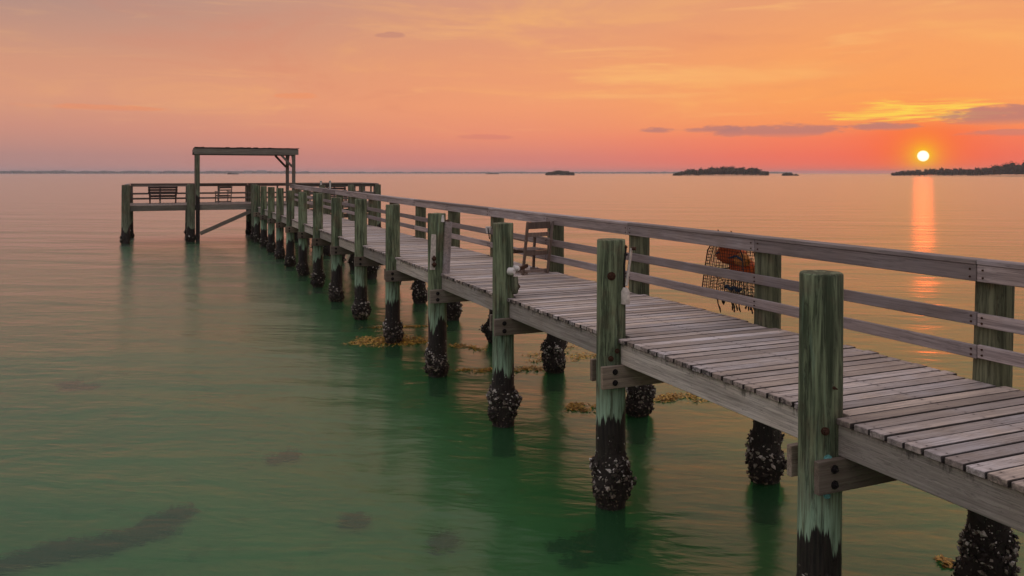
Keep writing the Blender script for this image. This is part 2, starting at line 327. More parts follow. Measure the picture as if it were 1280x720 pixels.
# ------------------------------------------------------------------ mesh helpers
class MB:
    def __init__(s): s.v = []; s.f = []; s.sm = []
    def add(s, vs, fs, smooth=False):
        b = len(s.v); s.v += [tuple(q) for q in vs]
        for f in fs: s.f.append(tuple(i+b for i in f)); s.sm.append(smooth)
        return s
    def box(s, c, size, rot=None, ch=.006):
        hx, hy, hz = (q/2 for q in size); ch = min(ch, hx*.45, hy*.45, hz*.45); vs = []; ix = {}
        for sx in (-1, 1):
            for sy in (-1, 1):
                for sz in (-1, 1):
                    for a in range(3):
                        p = [sx*(hx-ch), sy*(hy-ch), sz*(hz-ch)]; p[a] = (sx*hx, sy*hy, sz*hz)[a]
                        ix[(sx, sy, sz, a)] = len(vs); vs.append(Vector(p))
        fs = []
        for a in range(3):
            u, v = [(1, 2), (2, 0), (0, 1)][a]
            for sg in (-1, 1):
                q = []
                for su, sv in ((-1, -1), (1, -1), (1, 1), (-1, 1)):
                    t = [0, 0, 0]; t[a] = sg; t[u] = su; t[v] = sv; q.append(ix[(*t, a)])
                fs.append(q if sg > 0 else q[::-1])
        for a in range(3):
            u, v = [(1, 2), (2, 0), (0, 1)][a]
            for su in (-1, 1):
                for sv in (-1, 1):
                    t0 = [0, 0, 0]; t1 = [0, 0, 0]; t0[a] = -1; t1[a] = 1
                    for t in (t0, t1): t[u] = su; t[v] = sv
                    q = [ix[(*t0, u)], ix[(*t1, u)], ix[(*t1, v)], ix[(*t0, v)]]
                    fs.append(q if su*sv < 0 else q[::-1])
        for sx in (-1, 1):
            for sy in (-1, 1):
                for sz in (-1, 1):
                    q = [ix[(sx, sy, sz, a)] for a in range(3)]; fs.append(q if sx*sy*sz > 0 else q[::-1])
        if rot is not None: vs = [rot @ q for q in vs]
        c = Vector(c); return s.add([q+c for q in vs], fs)
    def bar(s, p, q, wdt, hgt, up=(0, 0, 1), ch=.004):
        p, q = Vector(p), Vector(q); d = q-p; x = d.normalized(); u = Vector(up)
        y = u.cross(x)
        if y.length < 1e-4: y = Vector((0, 1, 0)).cross(x)
        y.normalize(); z = x.cross(y)
        return s.box((p+q)/2, (d.length, wdt, hgt), Matrix((x, y, z)).transposed(), ch)
    def tube(s, pts, r, n=8, cap=True):
        pts = [Vector(p) for p in pts]; rs = r if isinstance(r, (list, tuple)) else [r]*len(pts); vs = []; fs = []
        for i, p in enumerate(pts):
            d = (pts[min(i+1, len(pts)-1)]-pts[max(i-1, 0)]).normalized()
            a = d.orthogonal().normalized() if i == 0 else (a - d*a.dot(d)).normalized()
            b = d.cross(a)
            for j in range(n):
                t = 2*math.pi*j/n; vs.append(p+(a*math.cos(t)+b*math.sin(t))*rs[i])
        for i in range(len(pts)-1):
            for j in range(n): fs.append((i*n+j, i*n+(j+1) % n, (i+1)*n+(j+1) % n, (i+1)*n+j))
        s.add(vs, fs, True)
        if cap: s.add(vs[:n], [tuple(range(n))[::-1]]); s.add(vs[-n:], [tuple(range(n))])
        return s
    def blob(s, c, r, rot=None, jit=.25):      # 8-faced irregular lump
        vs = [Vector(q) for q in ((1, 0, 0), (-1, 0, 0), (0, 1, 0), (0, -1, 0), (0, 0, 1), (0, 0, -1))]
        out = []
        for q in vs:
            q = Vector((q.x*r[0], q.y*r[1], q.z*r[2]))*(1+random.uniform(-jit, jit))
            if rot is not None: q = rot @ q
            out.append(q+Vector(c))
        return s.add(out, [(0, 2, 4), (2, 1, 4), (1, 3, 4), (3, 0, 4), (2, 0, 5), (1, 2, 5), (3, 1, 5), (0, 3, 5)])
    def mesh(s, name):
        me = bpy.data.meshes.new(name); me.from_pydata(s.v, [], s.f); me.polygons.foreach_set('use_smooth', s.sm); me.update(); return me
    def build(s, name, mt, parent=None, loc=(0, 0, 0)): return link(name, s.mesh(name), mt, parent, loc)
def link(name, me, mt, parent=None, loc=(0, 0, 0), rot=None):
    if mt is not None and not me.materials: me.materials.append(M[mt])
    ob = bpy.data.objects.new(name, me); COL.objects.link(ob); ob.location = loc
    if rot is not None: ob.rotation_euler = rot
    if parent is not None: ob.parent = parent
    return ob
def tag(ob, label, cat, group=None, kind=None):
    ob['label'] = label; ob['category'] = cat
    if group: ob['group'] = group
    if kind: ob['kind'] = kind
    return ob
def thing(name, label, cat, loc=(0, 0, 0), rz=0., group=None):
    e = bpy.data.objects.new(name, None); COL.objects.link(e); e.location = loc; e.rotation_euler = (0, 0, rz); e.empty_display_size = .2
    return tag(e, label, cat, group)
def board(name, mt, parent, p, q, wdt, hgt, up=(0, 0, 1), axis=1, ch=.005):
    """one board from p to q, its own object with the local axis along the board"""
    p, q = Vector(p), Vector(q); d = (q-p); L = d.length; size = [wdt, wdt, wdt]
    x = d.normalized(); u = Vector(up); y = u.cross(x)
    if y.length < 1e-4: y = Vector((0, 1, 0)).cross(x)
    y.normalize(); z = x.cross(y)
    if axis == 0: mx = Matrix((x, y, z)).transposed(); size = (L, wdt, hgt)
    elif axis == 1: mx = Matrix((-y, x, z)).transposed(); size = (wdt, L, hgt)
    else: mx = Matrix((y, z, x)).transposed(); size = (wdt, hgt, L)
    b = MB().box((0, 0, 0), size, None, ch)
    ob = b.build(name, mt, parent, (p+q)/2); ob.rotation_euler = mx.to_euler(); return ob

# ------------------------------------------------------------------ setting: water and bed
FAR = 7600.
sea = MB().add([(-FAR, -FAR, 0), (FAR, -FAR, 0), (FAR, FAR, 0), (-FAR, FAR, 0)], [(0, 1, 2, 3)]).build('water', 'water'); sea['kind'] = 'structure'
bed = MB().add([(-FAR, -FAR, -1.2), (FAR, -FAR, -1.2), (FAR, FAR, -1.2), (-FAR, FAR, -1.2)], [(0, 1, 2, 3)]).build('seabed', 'sand'); bed['kind'] = 'structure'

# ------------------------------------------------------------------ the pier
DECK = 1.83
pier = thing('pier', 'long weathered wooden pier on green pilings with railing and roofed end platform', 'pier')
LT = [4.658+3.07*i for i in range(-2, 14)]           # left pilings, distance along the pier
RT = [4.82+2.83*i for i in range(-2, 15)]            # right pilings
RX = 2.065
T_PLAT = 46.0

def piling(name, mt, x, y, top, r=.15, lean=(0, 0), n=22, shells=0, shell_h=.55, seed=0, bot=-1.25, bulge=1.):
    rr = random.Random(seed*31+5); zs = [bot, -.3, 0., .3, .6, .9, 1.2, 1.5, 1.8, 2.1, 2.4, top-.25, top-.012, top]
    zs = sorted(set(q for q in zs if q <= top)); vs = []; fs = []
    ph = [rr.uniform(0, 6.28) for _ in range(6)]
    for i, z in enumerate(zs):
        for j in range(n):
            t = 2*math.pi*j/n
            q = r*(1.03-.012*z)*(1+.02*math.sin(2*t+ph[0]+z*.6)+.014*math.sin(3*t+ph[1]-z*.9)+.012*math.sin(5*t+ph[2])+rr.uniform(-.008, .008))
            if i == len(zs)-1: q *= .955
            vs.append((lean[0]*(z-DECK)+q*math.cos(t), lean[1]*(z-DECK)+q*math.sin(t), z+(rr.uniform(-.004, .004) if i > len(zs)-3 else 0)))
    L = len(zs)
    for i in range(L-1):
        for j in range(n): fs.append((i*n+j, i*n+(j+1) % n, (i+1)*n+(j+1) % n, (i+1)*n+j))
    b = MB().add(vs, fs, True)
    c0 = (L-1)*n; b.f.append(tuple(range(c0, c0+n))); b.sm.append(False)
    ob = b.build(name, mt, pier, (x, y, 0))
    if shells:
        o = MB(); up = shell_h*1.35
        lump = [(rr.uniform(0, 6.2832), shell_h*rr.uniform(.12, .72), rr.uniform(.045, .105)*bulge, rr.uniform(.09, .16)) for _ in range(13)]
        def crust(t, z):
            q = .004
            for lt, lz, lh, lw in lump:
                dt = (t-lt+math.pi) % (2*math.pi)-math.pi
                q = max(q, lh*math.exp(-((dt*r)**2+(z-lz)**2)/(lw*lw)))
            return q*min(1., max(.25, (z+.08)/.16))
        for _ in range(shells):
            z = up*rr.random()-.05; t = rr.uniform(0, 6.2832); cr = crust(t, z)
            if cr < .03 and rr.random() < (.35+.6*z/up): continue
            rad = r*.985+cr*rr.uniform(.75, 1.12)
            sz = (.009+.026*rr.random()**2.4)*(1. if cr > .03 else .55)*(1. if shells > 1000 else 1.45)
            rot = (Matrix.Rotation(t, 3, 'Z') @ Matrix.Rotation(rr.uniform(-1.2, 1.2), 3, 'Y') @ Matrix.Rotation(rr.uniform(-1.5, 1.5), 3, 'X'))
            o.blob((rad*math.cos(t)+lean[0]*(z-DECK), rad*math.sin(t)+lean[1]*(z-DECK), z), (sz*.7, sz*rr.uniform(.5, 1.0), sz*rr.uniform(.8, 1.5)), rot, .3)
        zc = np.linspace(-.1, up, 15); cv = []; cf = []; NC = 22
        for z in zc:
            for j in range(NC):
                t = 2*math.pi*j/NC; q = r*.97+crust(t, z)*.9*rr.uniform(.85, 1.1)
                cv.append((q*math.cos(t)+lean[0]*(z-DECK), q*math.sin(t)+lean[1]*(z-DECK), z+rr.uniform(-.01, .01)))
        for i in range(14):
            for j in range(NC): cf.append((i*NC+j, i*NC+(j+1) % NC, (i+1)*NC+(j+1) % NC, (i+1)*NC+j))
        MB().add(cv, cf, True).build('shell_crust', 'crust', ob)
        g = o.build('oyster_growth', 'oyster', ob); g['kind'] = 'stuff'
    return ob
def bolt(parent, mt, loc, d, r=.017, ln=.02, sides=6):
    d = Vector(d).normalized(); p = Vector(loc)
    b = MB().tube([p, p+d*.006], r*1.55, 10).tube([p, p+d*ln], r, sides).tube([p+d*ln, p+d*(ln+.012)], r*.55, 6)
    for i in range(len(b.sm)): b.sm[i] = False
    return b.build('bolt', mt, parent)

left = []
for i, t in enumerate(LT):
    near = max(0, i-2); sh = 1500 if near < 4 else (700 if near < 7 else 260)
    tops = {2: 2.865, 3: 2.88, 4: 2.885, 5: 2.885, 6: 2.93}
    tp = tops.get(i, 2.93+random.uniform(-.03, .03)+max(0, i-8)*.006)
    ln = {2: (.012, .0), 3: (.002, 0)}.get(i, (random.uniform(-.008, .008), random.uniform(-.01, .01)))
    ob = piling('piling', 'piling', 0., t, tp, .153 if i != 5 else .158, ln, 24 if near < 5 else 16, sh, .6 if i < 6 else .5, i, bulge=1.0 if i != 3 else 1.15)
    left.append(ob)
right = []
for i, t in enumerate(RT):
    if t > T_PLAT-1: continue
    near = max(0, i-2); sh = 1400 if near < 4 else (600 if near < 8 else 200)
    ln = {2: (.045, .0), 3: (.012, 0), 4: (.01, 0)}.get(i, (random.uniform(-.006, .014), random.uniform(-.01, .01)))
    ob = piling('piling', 'piling_r', RX, t, 2.70+.004*max(0, i-6), .15, ln, 24 if near < 5 else 16, sh, .72, 50+i, bulge=1.15 if i != 6 else 1.9)
    right.append(ob)
# loose nuts and bolts on the two nearest pilings
p = left[2]
for mt, ang, z, rr_ in (('rust', -120, 1.74, .02), ('verdigris', -112, 1.54, .021), ('verdigris', -114, 1.28, .017), ('rust', -96, 2.05, .008)):
    a = R(ang); bolt(p, mt, (.152*math.cos(a)+.012*(z-DECK), .152*math.sin(a), z), (math.cos(a), math.sin(a), 0), rr_, .026)
p = left[3]
for mt, ang, z, rr_ in (('rust', -118, 2.50, .03), ('rust', -120, 1.62, .02), ('rust', -95, 1.70, .018), ('black_bolt', -45, 2.72, .015)):
    a = R(ang); bolt(p, mt, (.152*math.cos(a), .152*math.sin(a), z), (math.cos(a), math.sin(a), 0), rr_, .022)

# cross beams, bolted to either side of each pair of pilings
for i, t in enumerate(LT):
    for sgn in (-1, 1):
        yy = t+sgn*(.153+.027); x0 = -.20 if sgn < 0 else -.13
        bm = board('cross_beam', 'beam', pier, (x0+random.uniform(-.02, .02), yy, 1.435), (2.3, yy+random.uniform(-.01, .01), 1.435), .05, .235, axis=0, ch=.004)
        if sgn < 0:
            L = bm.data.vertices[0].co.x
            for dz in (.055, -.055):
                b = bolt(bm, 'black_bolt', (-1.25+.14, -.026, dz+random.uniform(-.006, .006)), (0, -1, 0), .021, .02)
# stringers between the pilings
for xs, nm in ((.058, 'outer'), (1.0, 'mid'), (1.90, 'inner')):
    for i in range(len(LT)):
        a = LT[i]; b = LT[i+1] if i+1 < len(LT) else T_PLAT
        g = .004
        board('stringer', 'stringer', pier, (xs+random.uniform(-.004, .004), a+g, 1.667+random.uniform(-.004, .004)), (xs, b-g, 1.667), .045, .228, axis=1, ch=.005)

# deck planks
PITCH = .1462
def plank_mesh(x0, x1, tear=0.):
    b = MB().box(((x0+x1)/2, 0, 0), (x1-x0, .1315, .042), None, .004)
    return b.mesh('deck_plank')
full = []
for k_ in range(7):
    me = plank_mesh(-1.0+random.uniform(-.012, .012), .99+random.uniform(-.02, .02)); me.materials.append(M['plank']); full.append(me)
sl_ = plank_mesh(-.84, .99); sr_ = plank_mesh(-1.0, .905); slr = plank_mesh(-.84, .905)
for q in (sl_, sr_, slr): q.materials.append(M['plank'])
ys = np.arange(-2.0, T_PLAT-.08, PITCH); planks = []; rest = MB()
start = len(ys)-300
for n_, y in enumerate(ys):
    nl = min(abs(y-t) for t in LT) < .15+.062; nr = min(abs(y-t) for t in RT) < .15+.062
    me = slr if nl and nr else sl_ if nl else sr_ if nr else random.choice(full)
    zj = DECK-.021+random.uniform(-.003, .003)
    if n_ < 6 or n_ >= 306:
        b = MB(); v0 = [v.co for v in me.vertices]; rest.add([q+Vector((1.0, y, zj)) for q in v0], [tuple(pp.vertices) for pp in me.polygons]); continue
    link('deck_plank', me, None, pier, (1.0+random.uniform(-.008, .008), y+random.uniform(-.0025, .0025), zj), (random.uniform(-.012, .012), random.uniform(-.0012, .0012), random.uniform(-.0022, .0022)))
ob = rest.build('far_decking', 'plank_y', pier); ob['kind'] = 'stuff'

# railing on the right-hand side, boards on the inner face of the pilings
rx = RX-.15-.022
rt = [t for t in RT if t < T_PLAT-1]
rt2 = rt+[T_PLAT+.2]
zr = lambda t: .11*max(0., (t-20)/26)
for i in range(len(rt2)-1):
    a, b = rt2[i], rt2[i+1]; dx_ = random.uniform(-.004, .004)
    rb = board('top_rail', 'rail', pier, (rx+dx_, a+.004, 2.752+zr(a)), (rx+dx_, b-.004, 2.752+zr(b)), .04, .142, axis=1)
    for yy in (-(b-a)/2+.06, (b-a)/2-.06):
        for dz in (.03, -.035): bolt(rb, 'rust', (-.0205, yy, dz), (-1, 0, 0), .0055, .004)
for i in range(0, len(rt2)-1, 2):
    a, b = rt2[i], rt2[min(i+2, len(rt2)-1)]
    board('cap_rail', 'rail', pier, (rx+.055, a+.004, 2.845+zr(a)), (rx+.055, b-.004, 2.845+zr(b)), .17, .04, axis=1)
    for zz, w_ in ((2.36, .112), (2.085, .112)):
        s_ = random.uniform(-.008, .008)
        rb = board('middle_rail' if zz > 2.2 else 'lower_rail', 'rail', pier, (rx, a+.004, zz+s_+zr(a)), (rx, b-.004, zz+s_+zr(b)), .04, w_, axis=1)
        ym = rt2[min(i+1, len(rt2)-1)]-(a+b)/2
        for yy in (ym, -(b-a)/2+.05, (b-a)/2-.05):
            for dz in (.022, -.026): bolt(rb, 'rust', (-.0205, yy, dz), (-1, 0, 0), .006, .004)

# end platform -------------------------------------------------------------
PZ = 1.93; PX0, PX1 = -6.3, 6.8; PD = 4.0; T1 = T_PLAT+PD
dk = MB()
x = PX0+.07
while x < PX1:
    dk.box((x, T_PLAT+PD/2, PZ-.02+random.uniform(-.004, .004)), (.138, PD+random.uniform(-.03, .03), .04), None, .004); x += .1462
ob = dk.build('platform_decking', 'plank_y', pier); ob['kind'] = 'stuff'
for yy in (T_PLAT+.03, T_PLAT+2., T1-.03):
    for a, b in ((PX0, -3.2), (-3.2, 0.), (0., 3.4), (3.4, PX1)):
        board('platform_beam', 'dark_beam', pier, (a+.003, yy, PZ-.165), (b-.003, yy, PZ-.165), .05, .25, axis=0)
board('platform_beam', 'dark_beam', pier, (PX0+.03, T_PLAT+.06, PZ-.165), (PX0+.03, T1-.06, PZ-.165), .05, .25, axis=1)
board('platform_beam', 'dark_beam', pier, (PX1-.03, T_PLAT+.06, PZ-.165), (PX1-.03, T1-.06, PZ-.165), .05, .25, axis=1)
for z_, in ((1.45,), (1.18,)):
    board('skirt_board', 'dark_beam', pier, (2.3, T_PLAT+.45, z_), (PX1-.1, T_PLAT+.45, z_), .05, .24, axis=0)
fp = [(PX0+.02, T_PLAT-.14, 3.0), (-3.2, T_PLAT-.14, 3.02), (-.02, T_PLAT-.2, 3.0), (3.6, T_PLAT-.14, 2.95), (5.2, T_PLAT-.14, 2.95), (PX1-.05, T_PLAT-.14, 2.95),
      (PX0+.05, T1+.13, 2.9), (-3.2, T1+.13, 2.9), (0.1, T1+.13, 2.9), (3.4, T1+.13, 2.9), (PX1-.05, T1+.13, 2.9)]
for i, (x, y, tp) in enumerate(fp):
    piling('piling', 'piling_far', x, y, tp, .2 if i < 2 else .17, (random.uniform(-.01, .01), 0), 14, 120, .5, 100+i)
# platform rails along the back and the two ends
def rail_run(p, q, posts, axis):
    p, q = Vector(p), Vector(q)
    for zz, hh, nm in ((PZ+.98, .14, 'top_rail'), (PZ+.52, .10, 'middle_rail'), (PZ+.24, .10, 'lower_rail')):
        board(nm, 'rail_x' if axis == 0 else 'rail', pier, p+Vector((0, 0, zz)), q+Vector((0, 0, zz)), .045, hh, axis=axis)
    board('cap_rail', 'rail_x' if axis == 0 else 'rail', pier, p+Vector((0, 0, PZ+1.073)), q+Vector((0, 0, PZ+1.073)), .16, .04, axis=axis)
    for f in posts:
        c = p.lerp(q, f); off = Vector((0, .07, 0)) if axis == 0 else Vector((.07 if c.x > 0 else -.07, 0, 0))
        board('rail_post', 'dark_beam', pier, c+off+Vector((0, 0, PZ-.28)), c+off+Vector((0, 0, PZ+1.05)), .09, .09, up=(0, 1, 0), axis=2)
for a, b in ((PX0+.1, -3.2), (-3.19, -.02), (.0, 3.39), (3.41, PX1-.1)):
    rail_run((a, T1-.05, 0), (b, T1-.05, 0), (.02, .5, .98), 0)
rail_run((PX0+.03, T_PLAT+.15, 0), (PX0+.03, T1-.15, 0), (.03, .5, .97), 1)
rail_run((PX1-.03, T_PLAT+.15, 0), (PX1-.03, T1-.15, 0), (.03, .5, .97), 1)
rail_run((2.35, T_PLAT+.06, 0), (PX1-.12, T_PLAT+.06, 0), (.02, .36, .4, .72, .98), 0)
# roof frame
rf = MB().box((-.38, T_PLAT+1.2, 4.90), (5.3, 2.75, .03), None, .005).build('roof', 'roofing', pier)
x = -3.02
while x < 2.26:
    wd = random.uniform(.14, .24)
    board('roof_board', 'roofing', rf, (x+wd/2, T_PLAT-.20, 4.935+random.uniform(0, .03)), (x+wd/2, T_PLAT+2.62, 4.935+random.uniform(0, .03)), wd-.012, .035, axis=1); x += wd
for yy in (T_PLAT-.17, T_PLAT+2.56):
    board('roof_beam', 'dark_beam', rf, (-3.05, yy, 4.74), (2.3, yy, 4.74), .06, .29, axis=0)
for xx in (-3.0, -1.7, -.4, .9, 2.24):
    board('rafter', 'dark_beam', rf, (xx, T_PLAT-.13, 4.80), (xx, T_PLAT+2.52, 4.80), .05, .15, axis=1)
for xx, yy, z0 in ((-2.86, T_PLAT-.06, -1.2), (-2.86, T_PLAT+2.45, PZ-.2), (2.06, T_PLAT-.06, PZ-.3), (2.06, T_PLAT+2.45, PZ-.3)):
    board('roof_post', 'piling_far' if z0 < 0 else 'dark_beam', pier, (xx, yy, z0), (xx, yy, 4.62), .2 if z0 < 0 else .17, .2 if z0 < 0 else .17, up=(0, 1, 0), axis=2)
for yy in (T_PLAT-.06, T_PLAT+2.45):
    board('knee_brace', 'dark_beam', pier, (1.98, yy, 3.95), (1.38, yy, 4.6), .05, .12, axis=0)
board('knee_brace', 'dark_beam', pier, (2.06, T_PLAT+2.36, 3.95), (2.06, T_PLAT+1.75, 4.6), .05, .12, axis=1)
board('knee_brace', 'dark_beam', pier, (2.06, T_PLAT+.04, 3.95), (2.06, T_PLAT+.65, 4.6), .05, .12, axis=1)
board('diagonal_brace', 'dark_beam', pier, (-2.75, T_PLAT-.2, .42), (-.2, T_PLAT-.16, 1.55), .06, .2, axis=0)

# ------------------------------------------------------------------ furniture and gear on the pier
def chair(name, label, x, y, rz, deckz, mt='chair', wd=.54, frame_only=False, cat='chair', sh=1.):
    t = thing(name, label, cat, (x, y, deckz), R(rz)); h = .93*sh
    # local: the sitter faces -y; the back is at +y
    for sx in (-1, 1):
        board('back_leg', mt, t, (sx*wd/2, .10, 0), (sx*wd/2, .25, h), .04, .045, up=(1, 0, 0), axis=2)
        board('front_leg', mt, t, (sx*wd/2, -.32, 0), (sx*wd/2, -.28, .62*sh), .04, .045, up=(1, 0, 0), axis=2)
        board('arm_rest', mt, t, (sx*wd/2, -.38, .635*sh), (sx*wd/2, .22, .60*sh), .07, .03, axis=1)
        board('runner', mt, t, (sx*wd/2-sx*.045, -.34, .045), (sx*wd/2-sx*.045, .17, .045), .035, .045, axis=1)
    for zz, hh in ((.86, .12), (.70, .07)):
        yb = .10+.15*zz*sh/h-.03
        board('back_slat', mt, t, (-wd/2+.024, yb, zz*sh), (wd/2-.024, yb, zz*sh), .022, hh*sh, axis=0)
    board('seat_rail', mt, t, (-wd/2+.024, .12, .37), (wd/2-.024, .12, .37), .03, .08, axis=0)
    board('seat_rail', mt, t, (-wd/2+.024, -.28, .38), (wd/2-.024, -.28, .38), .03, .08, axis=0)
    board('stretcher', mt, t, (-wd/2+.024, .11, .06), (wd/2-.024, .11, .06), .03, .05, axis=0)
    if not frame_only:
        for q in range(5): board('seat_slat', mt, t, (-wd/2+.03, -.24+q*.085, .428), (wd/2-.03, -.24+q*.085, .422), .072, .02, axis=0)
    return t
chair('wooden_chair', 'worn brown wooden armchair with slatted back pushed against the pier railing', 1.50, 13.1, 192, DECK)
chair('chair_frame', 'small wooden chair standing alone on the end platform between roof post and pier pilings', -1.35, T1-.75, 200, PZ, 'rail_x', .72, True)
chair('deck_chair', 'wooden chair on the fully railed platform wing next to the roof posts', 3.0, T1-1.2, 20, PZ, 'rail_x', .6)
def bench(x, y, rz, L, label, mt='bench'):
    t = thing('bench', label, 'bench', (x, y, PZ), R(rz))
    for sx in (-1, 1):
        board('back_leg', mt, t, (sx*(L/2-.1), .0, 0), (sx*(L/2-.06), -.22, .93), .06, .07, up=(1, 0, 0), axis=2)
        board('front_leg', mt, t, (sx*(L/2-.1), .42, 0), (sx*(L/2-.1), .40, .62), .06, .06, up=(1, 0, 0), axis=2)
        board('arm_rest', mt, t, (sx*(L/2-.08), -.12, .63), (sx*(L/2-.1), .45, .63), .07, .035, axis=1)
    for q in range(3): board('back_slat', mt, t, (-L/2, -.215+.05*q*.6, .87-q*.13), (L/2, -.215+.05*q*.6, .87-q*.13), .025, .11, axis=0)
    for q in range(4): board('seat_slat', mt, t, (-L/2+.03, .04+q*.11, .44), (L/2-.03, .04+q*.11, .44), .095, .03, axis=0)
    board('seat_rail', mt, t, (-L/2+.1, .0, .38), (L/2-.1, .0, .38), .04, .08, axis=0)
    board('seat_rail', mt, t, (-L/2+.1, .39, .38), (L/2-.1, .39, .38), .04, .08, axis=0)
bench(-4.55, T1-1.1, 0, 1.5, 'dark brown slatted bench on the platform wing that has no front railing')
bench(4.9, T1-.75, 180, 1.5, 'brown slatted bench against the back railing of the platform wing railed all round')
def bucket(x, y, z, label, s=1.):
    t = thing('bucket', label, 'bucket', (x, y, z))
    b = MB().tube([(0, 0, 0), (0, 0, .36*s)], [.13*s, .155*s], 16, False).add([(.13*s*math.cos(a), .13*s*math.sin(a), .004) for a in np.linspace(0, 6.2832, 16, False)], [tuple(range(16))])
    b.tube([(0, 0, .335*s), (0, 0, .36*s)], [.165*s, .165*s], 16, False); b.build('pail', 'white', t)
    MB().tube([(.15*s*math.cos(a), .02, .33*s+.14*s*math.sin(a)-.0) for a in np.linspace(0, math.pi, 9)], .006, 6).build('handle', 'black_bolt', t)
bucket(2.62, T1-2.6, PZ, 'white plastic bucket on the platform near the roof post')
bucket(4.0, T1-2.7, PZ, 'larger white plastic bucket beside the bench on the fully railed platform wing', 1.1)
for x_, lb in ((3.55, 'white plastic rod holder tube on the railing beside a platform piling'), (4.05, 'short white rod holder tube fixed to the far platform railing past the piling')):
    t = thing('rod_holder', lb, 'rod holder', (x_, T_PLAT+.02, PZ+.62))
    MB().tube([(0, -.05, 0), (0, -.05, .55)], .05, 12).build('tube', 'white', t)
    MB().tube([(0, -.05, .5), (0, -.05, .62)], [.05, .07], 12).build('flared_mouth', 'white', t)

# rod-holder bracket of old white plastic on the second piling in view
t = thing('rod_holder', 'grubby white plastic rod holder strapped aslant to a green piling', 'rod holder', (0, LT[3], 0))
a0 = R(-48); ex = Vector((math.cos(a0), math.sin(a0), 0)); tg = Vector((-math.sin(a0), math.cos(a0), 0))
p0 = ex*.175-tg*.045+Vector((0, 0, 2.30)); p1 = ex*.20+tg*.10+Vector((0, 0, 2.78))
b = MB(); d_ = (p1-p0); nn = ex
for q in range(2): pass
b.bar(p0+d_*.18, p1, .055, .018, up=ex); b.build('arm', 'pvc', t)
MB().tube([p0+Vector((0, 0, -.10)), p0+Vector((0, 0, .03)), p0+Vector((0, 0, .075))], [.05, .05, .025], 12).build('cup', 'pvc', t)
MB().tube([p0+ex*-.01, ex*.165-tg*.04+Vector((0, 0, 2.6)), ex*.165+tg*.02+Vector((0, 0, 2.8))], .009, 7).build('cord', 'black_bolt', t)
MB().blob(ex*.16+tg*.02+Vector((0, 0, 2.80)), (.03, .03, .03)).build('knot', 'rust', t)
MB().tube([p1, p1+ex*.05], .02, 8).build('pin', 'rust', t)
# clamp of white pipe fittings on the third piling
t = thing('pipe_clamp', 'two white pipe caps clamped with rusty iron to a green piling', 'clamp', (0, LT[4], 0))
a0 = R(-60); ex = Vector((math.cos(a0), math.sin(a0), 0)); tg = Vector((-math.sin(a0), math.cos(a0), 0))
for du, dz, rr_ in ((-.04, 2.21, .055), (.075, 2.24, .042)):
    c = ex*.17+tg*du+Vector((0, 0, dz)); MB().tube([c-ex*.03, c+ex*.03, c+ex*.06], [rr_, rr_, rr_*.6], 12).build('pipe_cap', 'white', t)
MB().bar(ex*.19+tg*.09+Vector((0, 0, 2.22)), ex*.19+tg*.33+Vector((0, 0, 2.26)), .035, .05).build('arm', 'rust', t)
MB().tube([ex*.18+tg*.03+Vector((0, 0, 2.13)), ex*.19+tg*.02+Vector((0, 0, 2.0)), ex*.165+tg*.06+Vector((0, 0, 1.9))], [.05, .06, .05], 10).build('pipe_elbow', 'piling_far', t)
MB().blob(ex*.20+tg*.09+Vector((0, 0, 1.98)), (.05, .03, .05)).build('hook', 'rust', t)
# plank and fittings lashed to the fourth piling
t = thing('lashed_post', 'grey split timber with white cap lashed to a weathered green piling', 'timber', (0, LT[5], 0))
MB().bar((.10, -.17, 1.75), (.15, -.17, 2.74), .12, .09, up=(0, 1, 0)).build('timber', 'plank_y', t)
MB().blob((.145, -.17, 2.76), (.07, .06, .02)).build('rusty_cap', 'rust', t)
MB().tube([(.05, -.16, 2.74), (.05, -.17, 2.86)], [.035, .02], 10).build('white_nozzle', 'white', t)
MB().bar((-.13, -.13, 1.9), (-.10, -.13, 2.52), .09, .03, up=(0, 1, 0)).build('flaking_strip', 'pvc', t)
for zz in (2.1, 2.0): MB().blob((-.11, -.17, zz), (.05, .035, .06)).build('iron_lug', 'rust', t)
# small cup hung on the railing
t = thing('rod_cup', 'small white plastic cup fixed to the pier railing beside a rail piling', 'cup', (rx-.06, 16.05, 2.33))
MB().tube([(0, 0, 0), (0, 0, .14)], [.05, .065], 12).build('cup', 'white', t)
MB().bar((0, -.07, -.12), (-.05, -.10, .12), .02, .02).build('peg', 'black_bolt', t)

# crab trap hanging outside the railing
t = thing('crab_trap', 'wire crab trap with orange floats and ragged netting hung behind the railing', 'crab trap', (RX+.14, RT[3]+.72, 0))
zt, zb = 2.67, 2.03; tw, bw = .34, .43; td = .20
wires = MB()
def trap_pt(u, v, side):           # u along y -1..1, v up 0..1
    hw = bw+(tw-bw)*v; rz_ = 1-max(0, (v-.85)/.15)**2*.15
    return Vector((side*(td+.04*(1-v)), u*hw*rz_, zb+(zt-zb)*v))
NU, NV = 20, 16
for side in (-1, 1):
    for i in range(NU+1):
        u = -1+2*i/NU; wires.tube([trap_pt(u, j/6, side) for j in range(7)], .0034, 4, False)
    for j in range(NV+1):
        wires.tube([trap_pt(-1+2*i/6, j/NV, side) for i in range(7)], .0034, 4, False)
for us in (-1, 1):
    for j in range(NV+1):
        wires.tube([trap_pt(us, j/NV, -1), trap_pt(us, j/NV, 1)], .0034, 4, False)
    for q in range(1, 8):
        f = q/8; wires.tube([trap_pt(us, v, -1).lerp(trap_pt(us, v, 1), f) for v in (0, .5, 1)], .0034, 4, False)
for v in (0, 1):
    for i in range(NU+1):
        u = -1+2*i/NU; wires.tube([trap_pt(u, v, -1), trap_pt(u, v, 1)], .0034, 4, False)
ob = wires.build('wire_mesh', 'trap_wire', t); ob['kind'] = 'stuff'
